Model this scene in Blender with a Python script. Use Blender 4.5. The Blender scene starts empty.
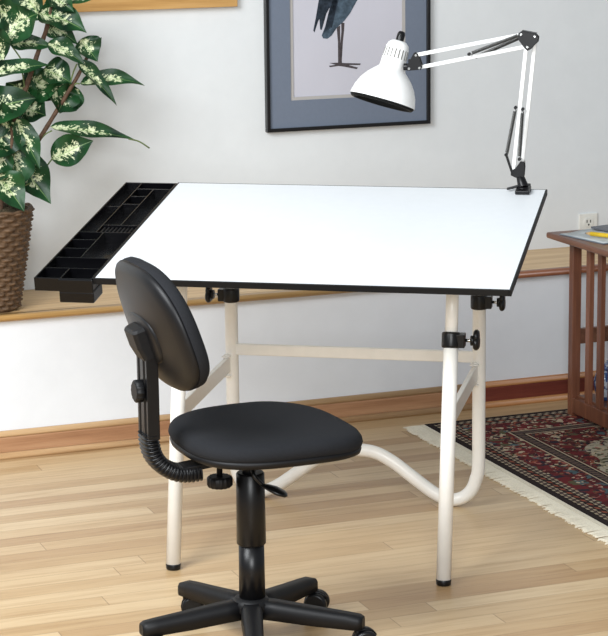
import bpy, bmesh, math, random
from mathutils import Vector, Matrix
random.seed(7)
PI = math.pi
C = bpy.context.scene.collection

# ------------------------------------------------------------------ helpers
def V(*a): return Vector(a)

def rotm(rx=0, ry=0, rz=0):
    return Matrix.Rotation(rz, 3, 'Z') @ Matrix.Rotation(ry, 3, 'Y') @ Matrix.Rotation(rx, 3, 'X')

def frame_from(d, hint=V(0, 0, 1)):
    d = d.normalized()
    if abs(d.dot(hint)) > .98: hint = V(0, 1, 0)
    a = hint.cross(d).normalized()
    b = d.cross(a).normalized()
    return a, b

def box(bm, c, s, rot=None, mi=0):
    """box centred at c with full size s"""
    c = Vector(c); h = Vector(s) / 2
    vs = []
    for sx in (-1, 1):
        for sy in (-1, 1):
            for sz in (-1, 1):
                v = V(sx*h.x, sy*h.y, sz*h.z)
                if rot is not None: v = rot @ v
                vs.append(bm.verts.new(c + v))
    for f in ((0,1,3,2), (4,6,7,5), (0,4,5,1), (2,3,7,6), (0,2,6,4), (1,5,7,3)):
        fc = bm.faces.new([vs[i] for i in f]); fc.material_index = mi
    return vs

def bar(bm, a, b, w, h, hint=V(0, 0, 1)):
    """rectangular bar from a to b, w wide (sideways) and h along the hint"""
    a = Vector(a); b = Vector(b); d = b - a
    s, u = frame_from(d, hint)
    R = Matrix((s, u, d.normalized())).transposed()
    box(bm, (a + b)/2, (w, h, d.length), R)

def loft(bm, rings, cap=True, smooth=True, closed=True, mi=0):
    vr = [[bm.verts.new(p) for p in r] for r in rings]
    n = len(vr[0])
    for i in range(len(vr) - 1):
        for j in range(n if closed else n - 1):
            k = (j + 1) % n
            f = bm.faces.new((vr[i][j], vr[i][k], vr[i+1][k], vr[i+1][j]))
            f.smooth = smooth; f.material_index = mi
    if cap and closed:
        f = bm.faces.new(list(reversed(vr[0]))); f.material_index = mi
        f = bm.faces.new(vr[-1]); f.material_index = mi
    return vr

def circ(c, a, b, r, n, r2=None):
    r2 = r if r2 is None else r2
    return [c + a*(r*math.cos(2*PI*i/n)) + b*(r2*math.sin(2*PI*i/n)) for i in range(n)]

def cyl(bm, a, b, r, r2=None, n=24, bev=0.0, mi=0):
    a = Vector(a); b = Vector(b); r2 = r if r2 is None else r2
    d = (b - a); u, v = frame_from(d); dn = d.normalized()
    rings = []
    if bev:
        rings.append(circ(a, u, v, r - bev, n)); rings.append(circ(a + dn*bev, u, v, r, n))
        rings.append(circ(b - dn*bev, u, v, r2, n)); rings.append(circ(b, u, v, r2 - bev, n))
    else:
        rings = [circ(a, u, v, r, n), circ(b, u, v, r2, n)]
    loft(bm, rings, mi=mi)

def catmull(pts, per=8):
    pts = [Vector(p) for p in pts]
    P = [pts[0]*2 - pts[1]] + pts + [pts[-1]*2 - pts[-2]]
    out = []
    for i in range(1, len(P) - 2):
        p0, p1, p2, p3 = P[i-1], P[i], P[i+1], P[i+2]
        for k in range(per):
            t = k/per
            out.append(.5*((2*p1) + (p2 - p0)*t + (2*p0 - 5*p1 + 4*p2 - p3)*t*t + (3*p1 - p0 - 3*p2 + p3)*t**3))
    out.append(pts[-1])
    return out

def tube(bm, path, r, n=16, hint=V(0, 0, 1), rfun=None, r2fun=None):
    path = [Vector(p) for p in path]
    rings = []; prev = None
    for i, p in enumerate(path):
        d = (path[min(i+1, len(path)-1)] - path[max(i-1, 0)]).normalized()
        if prev is None:
            a, b = frame_from(d, hint)
        else:
            a = (prev - d*prev.dot(d)).normalized(); b = d.cross(a).normalized()
        prev = a
        t = i/(len(path)-1)
        rr = rfun(t) if rfun else r
        r2 = r2fun(t) if r2fun else rr
        rings.append(circ(p, a, b, rr, n, r2))
    loft(bm, rings)

def lathe(bm, prof, c=V(0, 0, 0), axis=V(0, 0, 1), n=32, mi=0, cap=False):
    """prof: list of (radius, height along axis)"""
    a, b = frame_from(axis); ax = axis.normalized()
    rings = [circ(c + ax*h, a, b, max(r, 1e-4), n) for r, h in prof]
    loft(bm, rings, cap=cap, mi=mi)

def sup(hx, hy, n, m, z=0, cx=0, cy=0):
    out = []
    for i in range(m):
        t = 2*PI*i/m; c, s = math.cos(t), math.sin(t)
        out.append(V(cx + hx*math.copysign(abs(c)**(2/n), c), cy + hy*math.copysign(abs(s)**(2/n), s), z))
    return out

def prism(bm, pts, a, b, org, depth, mi=0):
    """flat outline pts (2d) in the axes a, b at org, extruded by the vector depth"""
    lo = [bm.verts.new(org + a*x + b*y) for x, y in pts]
    hi = [bm.verts.new(org + a*x + b*y + depth) for x, y in pts]
    n = len(pts)
    fs = [bm.faces.new(lo), bm.faces.new(list(reversed(hi)))]
    for i in range(n):
        fs.append(bm.faces.new((lo[i], hi[i], hi[(i+1) % n], lo[(i+1) % n])))
    for f in fs: f.material_index = mi

def new(): return bmesh.new()

def obj(name, bm, mats, parent=None, bevel=0.0, seg=2, subsurf=0, autosmooth=True):
    bmesh.ops.recalc_face_normals(bm, faces=bm.faces[:])
    me = bpy.data.meshes.new(name); bm.to_mesh(me); bm.free()
    o = bpy.data.objects.new(name, me); C.objects.link(o)
    for m in (mats if isinstance(mats, (list, tuple)) else [mats]): me.materials.append(m)
    if parent: o.parent = parent
    if bevel:
        md = o.modifiers.new('bevel', 'BEVEL'); md.width = bevel; md.segments = seg
        md.limit_method = 'ANGLE'; md.angle_limit = math.radians(40)
    if subsurf:
        md = o.modifiers.new('subsurf', 'SUBSURF'); md.levels = subsurf; md.render_levels = subsurf
    return o

def thing(name, label, cat, loc=(0, 0, 0), rz=0.0, group=None):
    o = bpy.data.objects.new(name, None); C.objects.link(o)
    o.location = loc; o.rotation_euler = (0, 0, rz); o.empty_display_size = .05
    o['label'] = label; o['category'] = cat
    if group: o['group'] = group
    return o

def tag(o, label, cat, group=None):
    o['label'] = label; o['category'] = cat
    if group: o['group'] = group
    return o

def struct(name, bm, m, label=None, cat=None, parent=None, bevel=0.0):
    o = obj(name, bm, m, parent, bevel)
    if parent is None:
        o['kind'] = 'structure'
        if label: o['label'] = label; o['category'] = cat
    return o

# ------------------------------------------------------------------ materials
def lin(c):
    f = lambda v: v/12.92 if v <= .04045 else ((v + .055)/1.055)**2.4
    return tuple(f(x/255) for x in c) + (1,)

class NT:
    def __init__(s, name):
        s.m = bpy.data.materials.new(name); s.m.use_nodes = True
        s.t = s.m.node_tree; s.b = s.t.nodes['Principled BSDF']
    def n(s, kind, **kw):
        nd = s.t.nodes.new(kind)
        for k, v in kw.items(): setattr(nd, k, v)
        return nd
    def l(s, a, b): s.t.links.new(a, b)
    def val(s, x, sock):
        if isinstance(x, (int, float)): sock.default_value = x
        elif isinstance(x, tuple): sock.default_value = x
        else: s.l(x, sock)
    def math(s, op, a, b=0.0, c=0.0):
        nd = s.n('ShaderNodeMath', operation=op)
        s.val(a, nd.inputs[0]); s.val(b, nd.inputs[1]); s.val(c, nd.inputs[2])
        return nd.outputs[0]
    def mix(s, f, a, b, blend='MIX'):
        nd = s.n('ShaderNodeMix', data_type='RGBA', blend_type=blend)
        s.val(f, nd.inputs[0]); s.val(a, nd.inputs[6]); s.val(b, nd.inputs[7])
        return nd.outputs[2]
    def ramp(s, f, stops, interp='LINEAR'):
        nd = s.n('ShaderNodeValToRGB'); nd.color_ramp.interpolation = interp
        e = nd.color_ramp.elements
        while len(e) < len(stops): e.new(.5)
        for k, (p, c) in enumerate(stops): e[k].position = p; e[k].color = c
        s.val(f, nd.inputs[0]); return nd.outputs[0]
    def coord(s, kind='Object'):
        return s.n('ShaderNodeTexCoord').outputs[kind]
    def mapping(s, vec, scale=(1, 1, 1), rot=(0, 0, 0), loc=(0, 0, 0)):
        nd = s.n('ShaderNodeMapping'); s.l(vec, nd.inputs[0])
        nd.inputs[1].default_value = loc; nd.inputs[2].default_value = rot; nd.inputs[3].default_value = scale
        return nd.outputs[0]
    def noise(s, vec, scale, detail=3, rough=.5):
        nd = s.n('ShaderNodeTexNoise'); s.l(vec, nd.inputs['Vector'])
        nd.inputs['Scale'].default_value = scale; nd.inputs['Detail'].default_value = detail
        nd.inputs['Roughness'].default_value = rough
        return nd.outputs[0]
    def bump(s, h, strength=.2, dist=.002):
        nd = s.n('ShaderNodeBump'); nd.inputs['Strength'].default_value = strength
        nd.inputs['Distance'].default_value = dist; s.l(h, nd.inputs['Height'])
        s.l(nd.outputs[0], s.b.inputs['Normal'])
    def col(s, c): s.val(c, s.b.inputs['Base Color'])
    def set(s, rough=.5, metal=0, spec=.5):
        s.b.inputs['Roughness'].default_value = rough; s.b.inputs['Metallic'].default_value = metal
        s.b.inputs['Specular IOR Level'].default_value = spec

def plain(name, c, rough=.5, metal=0, spec=.5, vary=.06, scale=40, bump=0, bscale=200, bdist=.001):
    k = NT(name); k.set(rough, metal, spec)
    v = k.coord()
    n = k.noise(v, scale, 3)
    a = lin(c); d = tuple(x*(1-vary) for x in a[:3]) + (1,); u = tuple(min(1, x*(1+vary)) for x in a[:3]) + (1,)
    k.col(k.ramp(n, [(.3, d), (.7, u)]))
    if bump: k.bump(k.noise(v, bscale, 2), bump, bdist)
    return k.m

def wood(name, stops, along='X', scale=5, stretch=14, rough=.35, fine=.5, spec=.5):
    """stops: dark to light"""
    k = NT(name); k.set(rough, 0, spec); v = k.coord()
    sc = [stretch]*3; sc['XYZ'.index(along)] = 1.0
    m = k.mapping(v, tuple(sc))
    n1 = k.noise(m, scale*.35, 4, .6)
    m2 = k.mapping(v, tuple(x*3 if x > 1 else .8 for x in sc))
    n2 = k.noise(m2, scale*1.6, 3, .6)
    f = k.math('ADD', k.math('MULTIPLY', n1, 1-fine*.5), k.math('MULTIPLY', n2, fine*.5))
    k.col(k.ramp(f, [(.3, lin(stops[0])), (.5, lin(stops[1])), (.7, lin(stops[2]))]))
    k.bump(n2, .08, .001)
    return k.m

def floor_mat():
    k = NT('oak_strip_floor'); k.set(.33, 0, .5)
    v = k.coord(); sep = k.n('ShaderNodeSeparateXYZ'); k.l(v, sep.inputs[0])
    W, Ln = .066, 1.25
    yr = k.math('DIVIDE', sep.outputs[1], W)
    row = k.math('FLOOR', yr); fy = k.math('FRACT', yr)
    wn = k.n('ShaderNodeTexWhiteNoise', noise_dimensions='1D'); k.l(row, wn.inputs['W'])
    xr = k.math('ADD', k.math('DIVIDE', sep.outputs[0], Ln), k.math('MULTIPLY', wn.outputs[0], 7.3))
    colm = k.math('FLOOR', xr); fx = k.math('FRACT', xr)
    cb = k.n('ShaderNodeCombineXYZ'); k.l(row, cb.inputs[0]); k.l(colm, cb.inputs[1])
    w2 = k.n('ShaderNodeTexWhiteNoise', noise_dimensions='2D'); k.l(cb.outputs[0], w2.inputs['Vector'])
    # grain, shifted plank by plank
    off = k.n('ShaderNodeVectorMath', operation='MULTIPLY_ADD')
    k.l(w2.outputs[1], off.inputs[0]); off.inputs[1].default_value = (9, 9, 9); k.l(v, off.inputs[2])
    g1 = k.noise(k.mapping(off.outputs[0], (1.6, 22, 1)), 2.2, 5, .62)
    g2 = k.noise(k.mapping(off.outputs[0], (3, 110, 1)), 3, 3, .6)
    tone = k.ramp(w2.outputs[0], [(0, lin((180, 147, 108))), (.3, lin((196, 167, 127))), (.65, lin((205, 178, 139))), (1, lin((215, 191, 154)))])
    gr = k.math('ADD', k.math('MULTIPLY', g1, .7), k.math('MULTIPLY', g2, .3))
    c = k.mix(1.0, tone, k.ramp(gr, [(.30, lin((216, 204, 188))), (.5, lin((245, 241, 235))), (.7, lin((255, 255, 252)))]), 'MULTIPLY')
    # seams
    ey = k.math('LESS_THAN', k.math('MINIMUM', fy, k.math('SUBTRACT', 1, fy)), .012)
    ex = k.math('LESS_THAN', k.math('MINIMUM', fx, k.math('SUBTRACT', 1, fx)), .0010)
    seam = k.math('MAXIMUM', ey, ex)
    k.col(k.mix(k.math('MULTIPLY', seam, .55), c, lin((120, 88, 58))))
    k.bump(k.math('SUBTRACT', k.math('MULTIPLY', g2, .12), seam), .12, .0015)
    return k.m

def wall_mat(name, c):
    k = NT(name); k.set(.85, 0, .25); v = k.coord()
    n = k.noise(v, 14, 5, .6)
    a = lin(c)
    k.col(k.ramp(n, [(.3, tuple(x*.965 for x in a[:3]) + (1,)), (.7, a)]))
    k.bump(k.noise(v, 60, 4, .6), .12, .003)
    return k.m

def rug_mat(hx, hy):
    k = NT('rug_pile'); k.set(.95, 0, .1)
    v = k.coord(); sep = k.n('ShaderNodeSeparateXYZ'); k.l(v, sep.inputs[0])
    ax = k.math('ABSOLUTE', sep.outputs[0]); ay = k.math('ABSOLUTE', sep.outputs[1])
    dx = k.math('SUBTRACT', hx, ax); dy = k.math('SUBTRACT', hy, ay)
    d = k.math('MINIMUM', dx, dy)
    run = k.math('ADD', sep.outputs[0], sep.outputs[1])
    cb = k.n('ShaderNodeCombineXYZ'); k.l(ax, cb.inputs[0]); k.l(ay, cb.inputs[1])
    warp = k.n('ShaderNodeTexNoise'); k.l(cb.outputs[0], warp.inputs['Vector']); warp.inputs['Scale'].default_value = 40
    wm = k.n('ShaderNodeVectorMath', operation='MULTIPLY_ADD'); k.l(warp.outputs[1], wm.inputs[0])
    wm.inputs[1].default_value = (.03, .03, 0); k.l(cb.outputs[0], wm.inputs[2])
    def cells(scale, stops, metric='EUCLIDEAN'):
        vo = k.n('ShaderNodeTexVoronoi', feature='F1', distance=metric); k.l(wm.outputs[0], vo.inputs['Vector'])
        vo.inputs['Scale'].default_value = scale
        s2 = k.n('ShaderNodeSeparateColor'); k.l(vo.outputs['Color'], s2.inputs[0])
        return k.ramp(s2.outputs[0], stops, 'CONSTANT'), vo.outputs['Distance']
    red, dred, navy, blk = lin((114, 34, 42)), lin((84, 26, 34)), lin((38, 38, 54)), lin((24, 22, 28))
    cream, rust, teal, olive, rose = lin((206, 190, 160)), lin((158, 84, 64)), lin((78, 104, 110)), lin((92, 92, 66)), lin((176, 112, 102))
    small, dist = cells(95, [(0, red), (.26, dred), (.42, navy), (.54, cream), (.68, rust), (.78, blk), (.86, rose), (.93, olive)])
    big, dist2 = cells(30, [(0, red), (.34, dred), (.55, teal), (.64, navy), (.74, red), (.84, cream), (.9, olive)])
    nz = k.noise(cb.outputs[0], 24, 3)
    border = k.mix(k.math('GREATER_THAN', nz, .47), big, small)
    small2, _ = cells(110, [(0, dred), (.22, blk), (.36, rust), (.5, red), (.62, olive), (.74, cream), (.86, navy)])
    field = k.mix(k.math('GREATER_THAN', nz, .52), small2, big)
    # cream medallion with green and dark sprigs
    ex = k.math('DIVIDE', sep.outputs[0], .765); ey = k.math('DIVIDE', sep.outputs[1], .65)
    rad = k.math('SQRT', k.math('ADD', k.math('MULTIPLY', ex, ex), k.math('MULTIPLY', ey, ey)))
    ang = k.math('ARCTAN2', ey, ex)
    rad = k.math('ADD', rad, k.math('MULTIPLY', k.math('SINE', k.math('MULTIPLY', ang, 16)), .025))
    med, _ = cells(80, [(0, lin((190, 182, 160))), (.40, olive), (.52, lin((176, 168, 142))), (.7, navy), (.78, cream), (.88, rose), (.94, olive)])
    field = k.mix(k.math('LESS_THAN', rad, 1.0), field, med)
    # little dashes of the guard stripes
    dash = k.math('GREATER_THAN', k.math('FRACT', k.math('MULTIPLY', run, 42)), .5)
    dash2 = k.math('GREATER_THAN', k.math('FRACT', k.math('MULTIPLY', run, 26)), .45)
    g1 = k.mix(dash, cream, blk); g2 = k.mix(dash2, rust, blk); g3 = k.mix(dash2, dred, cream); g4 = k.mix(dash, navy, lin((120, 100, 84)))
    def band(base, lo, c): return k.mix(k.math('GREATER_THAN', d, lo), base, c)
    c = blk
    c = k.mix(0.0, blk, blk)
    for lo, cc in ((.022, g1), (.028, g4), (.036, g1), (.042, blk), (.047, g2), (.057, blk), (.062, g1), (.068, g4), (.076, g1), (.082, border), (.186, cream), (.191, blk), (.197, g4), (.218, blk), (.224, cream), (.229, dred), (.236, field)):
        c = band(c, lo, cc)
    # woven speckle
    sp = k.noise(v, 420, 2)
    c = k.mix(k.math('MULTIPLY', sp, .35), c, lin((96, 80, 70)))
    k.col(c); k.bump(sp, .5, .003)
    return k.m

def leaf_mat():
    k = NT('variegated_leaf'); k.set(.40, 0, .30)
    uv = k.coord('UV'); sep = k.n('ShaderNodeSeparateXYZ'); k.l(uv, sep.inputs[0])
    u = k.math('ABSOLUTE', k.math('SUBTRACT', sep.outputs[0], .5))           # 0 at the midrib, .5 at the edge
    o = k.coord()
    n = k.noise(o, 75, 4, .7)
    n2 = k.noise(o, 14, 2)
    # cream flecks: streaks running out from the midrib, thinning toward the margin and tip
    cb = k.n('ShaderNodeCombineXYZ'); k.l(k.math('MULTIPLY', u, 5.0), cb.inputs[0])
    k.l(k.math('SUBTRACT', k.math('MULTIPLY', sep.outputs[1], 26.0), k.math('MULTIPLY', u, 13.0)), cb.inputs[1])
    k.l(k.math('MULTIPLY', n2, 9.0), cb.inputs[2])
    st = k.noise(cb.outputs[0], 1.0, 3, .7)
    edge = k.math('MULTIPLY', k.math('MULTIPLY', u, u), 1.5)
    tip = k.math('MULTIPLY', k.math('MAXIMUM', k.math('SUBTRACT', sep.outputs[1], .60), 0), 1.0)
    f = k.math('SUBTRACT', k.math('ADD', k.math('MULTIPLY', n, .70), k.math('MULTIPLY', st, .50)), k.math('ADD', edge, tip))
    green = k.ramp(n2, [(.3, lin((10, 36, 20))), (.7, lin((34, 78, 40)))])
    cream = k.ramp(n, [(.4, lin((182, 196, 146))), (.7, lin((224, 226, 192)))])
    c = k.mix(k.ramp(f, [(.55, (0, 0, 0, 1)), (.585, (1, 1, 1, 1))]), green, cream)
    rib = k.math('LESS_THAN', u, .018)
    c = k.mix(k.math('MULTIPLY', rib, .6), c, lin((130, 158, 96)))
    k.col(c)
    k.bump(n, .2, .004)
    return k.m

M = {}
M['floor'] = floor_mat()
M['wall'] = wall_mat('painted_wall', (223, 226, 227))
M['wall_low'] = wall_mat('painted_wall_lower', (232, 235, 239))
OAK = [(160, 118, 64), (194, 152, 92), (216, 178, 122)]
M['sill_top'] = wood('oak_ledge_top', [(176, 138, 92), (207, 172, 124), (224, 196, 152)], 'X', 6, 16, .4)
M['oak_gold'] = wood('golden_oak', OAK, 'X', 6, 14, .35)
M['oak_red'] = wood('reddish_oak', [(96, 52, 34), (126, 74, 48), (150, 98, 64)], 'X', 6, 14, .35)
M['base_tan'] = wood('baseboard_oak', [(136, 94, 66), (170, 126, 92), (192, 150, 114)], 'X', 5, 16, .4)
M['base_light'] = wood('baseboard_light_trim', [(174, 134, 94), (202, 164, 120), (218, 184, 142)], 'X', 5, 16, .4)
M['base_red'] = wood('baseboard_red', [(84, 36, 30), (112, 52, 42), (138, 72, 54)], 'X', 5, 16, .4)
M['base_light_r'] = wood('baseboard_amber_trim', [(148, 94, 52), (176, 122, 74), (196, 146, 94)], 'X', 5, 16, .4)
M['cherry'] = wood('cherry_wood_y', [(84, 52, 38), (116, 76, 56), (144, 100, 74)], 'Y', 7, 12, .38)
M['cherry_z'] = wood('cherry_wood_z', [(82, 48, 36), (114, 70, 50), (142, 92, 68)], 'Z', 7, 12, .38)
M['board'] = plain('white_laminate', (228, 231, 233), .42, 0, .4, .01)
M['edge'] = plain('black_edge_band', (12, 12, 13), .5, 0, .25)
M['cream'] = plain('cream_enamel', (236, 233, 226), .28, 0, .5, .02)
M['blackp'] = plain('black_plastic', (12, 12, 14), .34, 0, .35, .1, 60)
M['blackm'] = plain('black_matte_plastic', (15, 15, 17), .5, 0, .28, .1, 60, .15, 900, .0004)
M['tray'] = plain('black_tray_plastic', (8, 8, 10), .22, 0, .28, .1)
M['shell'] = plain('black_shell_plastic', (16, 16, 18), .42, 0, .28, .06, 60, .12, 1200, .0003)
M['fabric'] = plain('charcoal_fabric', (33, 34, 37), .95, 0, .2, .22, 500, .5, 700, .0012)
M['steel'] = plain('bright_steel', (190, 190, 188), .25, 1.0)
M['spring'] = plain('dark_spring_steel', (84, 84, 82), .38, .7)
M['lampw'] = plain('white_lamp_enamel', (244, 244, 242), .3, 0, .5, .01)
M['dark_in'] = plain('black_lamp_baffle', (9, 10, 9), .6, 0, .2)
M['bulb'] = plain('unlit_bulb_glass', (214, 214, 206), .2)
M['frame'] = plain('black_frame', (14, 14, 16), .3)
M['mat'] = plain('slate_blue_mat', (112, 121, 136), .9, 0, .2, .02, 120)
M['mat_in'] = plain('pale_inner_mat', (176, 172, 168), .9, 0, .2, .02)
M['paper'] = plain('print_paper', (196, 195, 204), .9, 0, .2, .02, 6)
M['feather'] = plain('slate_feathers', (70, 84, 96), .9, 0, .2, .5, 55)
M['feather_d'] = plain('dark_feathers', (44, 52, 62), .9, 0, .2, .5, 70)
M['birdleg'] = plain('bird_leg_ink', (74, 68, 70), .9, 0, .2, .25, 90)
M['outlet'] = plain('outlet_plastic', (226, 226, 220), .4)
M['slot'] = plain('outlet_slot', (40, 38, 36), .6)
M['leaf'] = leaf_mat()
M['stem'] = plain('brown_cane', (84, 62, 46), .7, 0, .3, .35, 70, .4, 120, .002)
M['petiole'] = plain('green_petiole', (92, 108, 62), .5, 0, .4, .2, 60)
M['moss'] = plain('brown_moss', (84, 74, 58), .95, 0, .1, .5, 160, 1, 160, .01)
M['basket'] = plain('brown_wicker', (96, 74, 54), .6, 0, .35, .35, 90, .4, 260, .002)
M['fringe'] = plain('cream_cotton_fringe', (232, 224, 204), .95, 0, .1, .08, 200)
M['page'] = plain('printed_pages', (192, 198, 198), .5, 0, .4, .22, 26)
M['cover'] = plain('blue_grey_cover', (120, 132, 142), .45, 0, .4, .2, 30)
M['folder'] = plain('slate_folder', (96, 98, 104), .5)
M['yellow'] = plain('yellow_lacquer', (232, 194, 40), .35)
M['tan'] = plain('sharpened_wood', (204, 168, 116), .7)
M['lead'] = plain('graphite', (44, 44, 46), .5)
M['ceramic'] = NT('blue_white_glaze')
kk = M['ceramic']; kk.set(.2)
kk.col(kk.ramp(kk.noise(kk.coord(), 46, 2), [(.52, lin((44, 80, 136))), (.60, lin((196, 206, 216)))])); M['ceramic'] = kk.m
M['glass'] = NT('window_glass'); kg = M['glass']; kg.b.inputs['Transmission Weight'].default_value = 1; kg.set(.02); M['glass'] = kg.m

# ------------------------------------------------------------------ camera
sc = bpy.context.scene
YAW, PITCH, ROLL, FPX, CAMH = -0.364814, 0.201454, -0.011539, 2219.4, 1.65371
cyw, syw = math.cos(YAW), math.sin(YAW)
fw, rt, up = V(-syw, cyw, 0), V(cyw, syw, 0), V(0, 0, 1)
Fv = fw*math.cos(PITCH) - up*math.sin(PITCH); Uv = up*math.cos(PITCH) + fw*math.sin(PITCH)
Rv = rt*math.cos(ROLL) + Uv*math.sin(ROLL); Uv = Uv*math.cos(ROLL) - rt*math.sin(ROLL)
cd = bpy.data.cameras.new('camera'); co = bpy.data.objects.new('camera', cd); C.objects.link(co)
co.matrix_world = Matrix(((Rv.x, Uv.x, -Fv.x, 0), (Rv.y, Uv.y, -Fv.y, 0), (Rv.z, Uv.z, -Fv.z, CAMH), (0, 0, 0, 1)))
cd.sensor_fit = 'HORIZONTAL'; cd.sensor_width = 36; cd.lens = FPX*36/608; cd.clip_start = .05; cd.clip_end = 60
sc.camera = co

# ------------------------------------------------------------------ room shell
YL, YU = 6.055, 6.398           # lower wall face, upper wall face (set back behind the ledge)
X0, X1 = -1.2, 5.2
bm = new(); box(bm, ((X0+X1)/2, 2.45, -.05), (X1-X0, 8.1, .1)); struct('floor', bm, M['floor'], 'light oak strip floor', 'floor')
bm = new(); box(bm, ((X0+X1)/2, (YL+6.5)/2, .1985), (X1-X0, 6.5-YL, .397)); struct('wall_lower', bm, M['wall_low'], 'white lower wall below the wooden ledge', 'wall')
# upper wall with an opening for the window
WX0, WX1, WZ0, WZ1 = 1.16, 2.16, 1.36, 2.30
bm = new()
for a, b, c, d in ((X0, X1, .397, WZ0), (X0, X1, WZ1, 2.6), (X0, WX0, WZ0, WZ1), (WX1, X1, WZ0, WZ1)):
    box(bm, ((a+b)/2, YU+.051, (c+d)/2), (b-a, .102, d-c))
struct('wall_back', bm, M['wall'], 'off-white upper wall set back behind the ledge', 'wall')
# ledge board: top plank with rounded nose, in two lengths
def ledge(name, xa, xb, nose, label):
    bm = new(); box(bm, ((xa+xb)/2, (YL+.02+YU)/2, .4065), (xb-xa, YU-YL-.02, .018)); o = struct(name, bm, M['sill_top'], label, 'ledge')
    bm = new()
    prof = [(.04, -.009), (.008, -.009), (.003, -.006), (0, 0), (.003, .006), (.008, .0095), (.04, .009)]
    r = [[V(x, YL-.02+y, .4065+z) for y, z in prof] for x in (xa, xb)]
    loft(bm, r); obj('nosing', bm, nose, o)
ledge('trim_1', X0, 2.886, M['oak_gold'], 'long golden oak wall ledge with rounded front edge')
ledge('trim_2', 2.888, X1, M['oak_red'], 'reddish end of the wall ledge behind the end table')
# baseboard: moulded cap, flat board, quarter-round shoe
def baseboard(name, xa, xb, mm, ml, label):
    bm = new()
    prof = [(0, 0), (.013, 0), (.013, .058), (.011, .062), (0, .062)]
    loft(bm, [[V(x, YL-y, z) for y, z in prof] for x in (xa, xb)], smooth=False); o = struct(name, bm, mm, label, 'baseboard')
    bm = new(); loft(bm, [[V(x, YL-y, z) for y, z in [(0, .062), (.0125, .062), (.012, .068), (.008, .073), (.006, .0785), (0, .0785)]] for x in (xa, xb)]); obj('cap', bm, ml, o)
    bm = new(); loft(bm, [[V(x, YL-y, z) for y, z in [(.013, 0), (.026, 0), (.026, .006), (.023, .013), (.018, .017), (.013, .018)]] for x in (xa, xb)]); obj('shoe', bm, ml, o)
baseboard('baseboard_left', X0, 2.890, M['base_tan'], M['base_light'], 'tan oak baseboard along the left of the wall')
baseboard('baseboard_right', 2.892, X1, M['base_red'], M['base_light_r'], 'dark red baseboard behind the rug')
# window: casing on the wall, sash, pane
bm = new()
wx0, wx1 = 1.09, 2.232
box(bm, ((wx0+wx1)/2, YU-.012, 1.2365+.055), (wx1-wx0, .024, .110))
box(bm, ((wx0+wx1)/2, YU-.012, 2.36), (wx1-wx0, .024, .11))
for x in (wx0+.04, wx1-.04): box(bm, (x, YU-.011, 1.83), (.08, .022, .95))
wn = struct('window_1', bm, wood('window_oak', [(160, 116, 62), (190, 146, 86), (208, 168, 112)], 'X', 7, 16, .35), 'golden oak casing of the window above the plant', 'window', bevel=.002)
bm = new()
for x in (WX0+.025, WX1-.025): box(bm, (x, YU+.05, (WZ0+WZ1)/2), (.05, .04, WZ1-WZ0))
for z in (WZ0+.025, WZ1-.025, (WZ0+WZ1)/2): box(bm, ((WX0+WX1)/2, YU+.05, z), (WX1-WX0-.1, .04, .05))
obj('sash', bm, M['oak_gold'], wn)
bm = new(); box(bm, ((WX0+WX1)/2, YU+.06, (WZ0+WZ1)/2), (WX1-WX0-.1, .004, WZ1-WZ0-.1)); obj('pane', bm, M['glass'], wn)

# ------------------------------------------------------------------ power outlet
t = thing('wall_outlet', 'white electrical outlet on the wall above the wooden end table', 'outlet', (3.4445, YU, .465))
bm = new(); box(bm, (0, -.003, 0), (.068, .006, .114)); obj('cover_plate', bm, M['outlet'], t, .002)
for dz in (.0275, -.0275):
    bm = new(); loft(bm, [[V(p.x, y, p.y+dz) for p in sup(.0165, .0145, 3, 24)] for y in (-.0055, -.0085)]); s = obj('socket', bm, M['outlet'], t)
    bm = new()
    for dx in (-.0065, .0065): box(bm, (dx, -.0086, dz+.004), (.003, .001, .009))
    cyl(bm, (0, -.0081, dz-.007), (0, -.0091, dz-.007), .003, n=12); obj('slots', bm, M['slot'], s)
bm = new(); cyl(bm, (0, -.0055, 0), (0, -.0075, 0), .003, n=12); obj('screw', bm, M['steel'], t)

# ------------------------------------------------------------------ framed heron print
PX0, PX1, PZ0, PZ1 = 2.3225, 2.8705, .849, 1.62
t = thing('framed_print', 'black framed heron print with wide slate blue mat on the wall', 'picture', ((PX0+PX1)/2, YU, PZ0))
def rect_frame(bm, x0, x1, z0, z1, w, y0, y1):
    box(bm, ((x0+x1)/2, (y0+y1)/2, z0+w/2), (x1-x0, y1-y0, w)); box(bm, ((x0+x1)/2, (y0+y1)/2, z1-w/2), (x1-x0, y1-y0, w))
    box(bm, (x0+w/2, (y0+y1)/2, (z0+z1)/2), (w, y1-y0, z1-z0-2*w)); box(bm, (x1-w/2, (y0+y1)/2, (z0+z1)/2), (w, y1-y0, z1-z0-2*w))
ox, oz = -(PX0+PX1)/2, -PZ0
bm = new(); rect_frame(bm, PX0+ox, PX1+ox, 0, PZ1+oz, .011, -.022, -.0005); obj('frame', bm, M['frame'], t, .0015)
mx0, mx1, mz0, mz1 = 2.404, 2.789, .943, 1.54
bm = new()
rect_x = [(PX0+.009, mx0), (mx1, PX1-.009)]
box(bm, ((mx0+mx1)/2+ox, -.0115, (PZ0+.009+mz0)/2+oz), (mx1-mx0, .003, mz0-PZ0-.009)); box(bm, ((mx0+mx1)/2+ox, -.0115, (PZ1-.009+mz1)/2+oz), (mx1-mx0, .003, PZ1-.009-mz1))
for a, b in rect_x: box(bm, ((a+b)/2+ox, -.0115, (PZ0+PZ1)/2+oz), (b-a, .003, PZ1-PZ0-.018))
obj('mat_board', bm, M['mat'], t)
bm = new(); rect_frame(bm, mx0+ox-.004, mx1+ox+.004, mz0+oz-.004, mz1+oz+.004, .014, -.0098, -.007); obj('inner_mat', bm, M['mat_in'], t)
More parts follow.
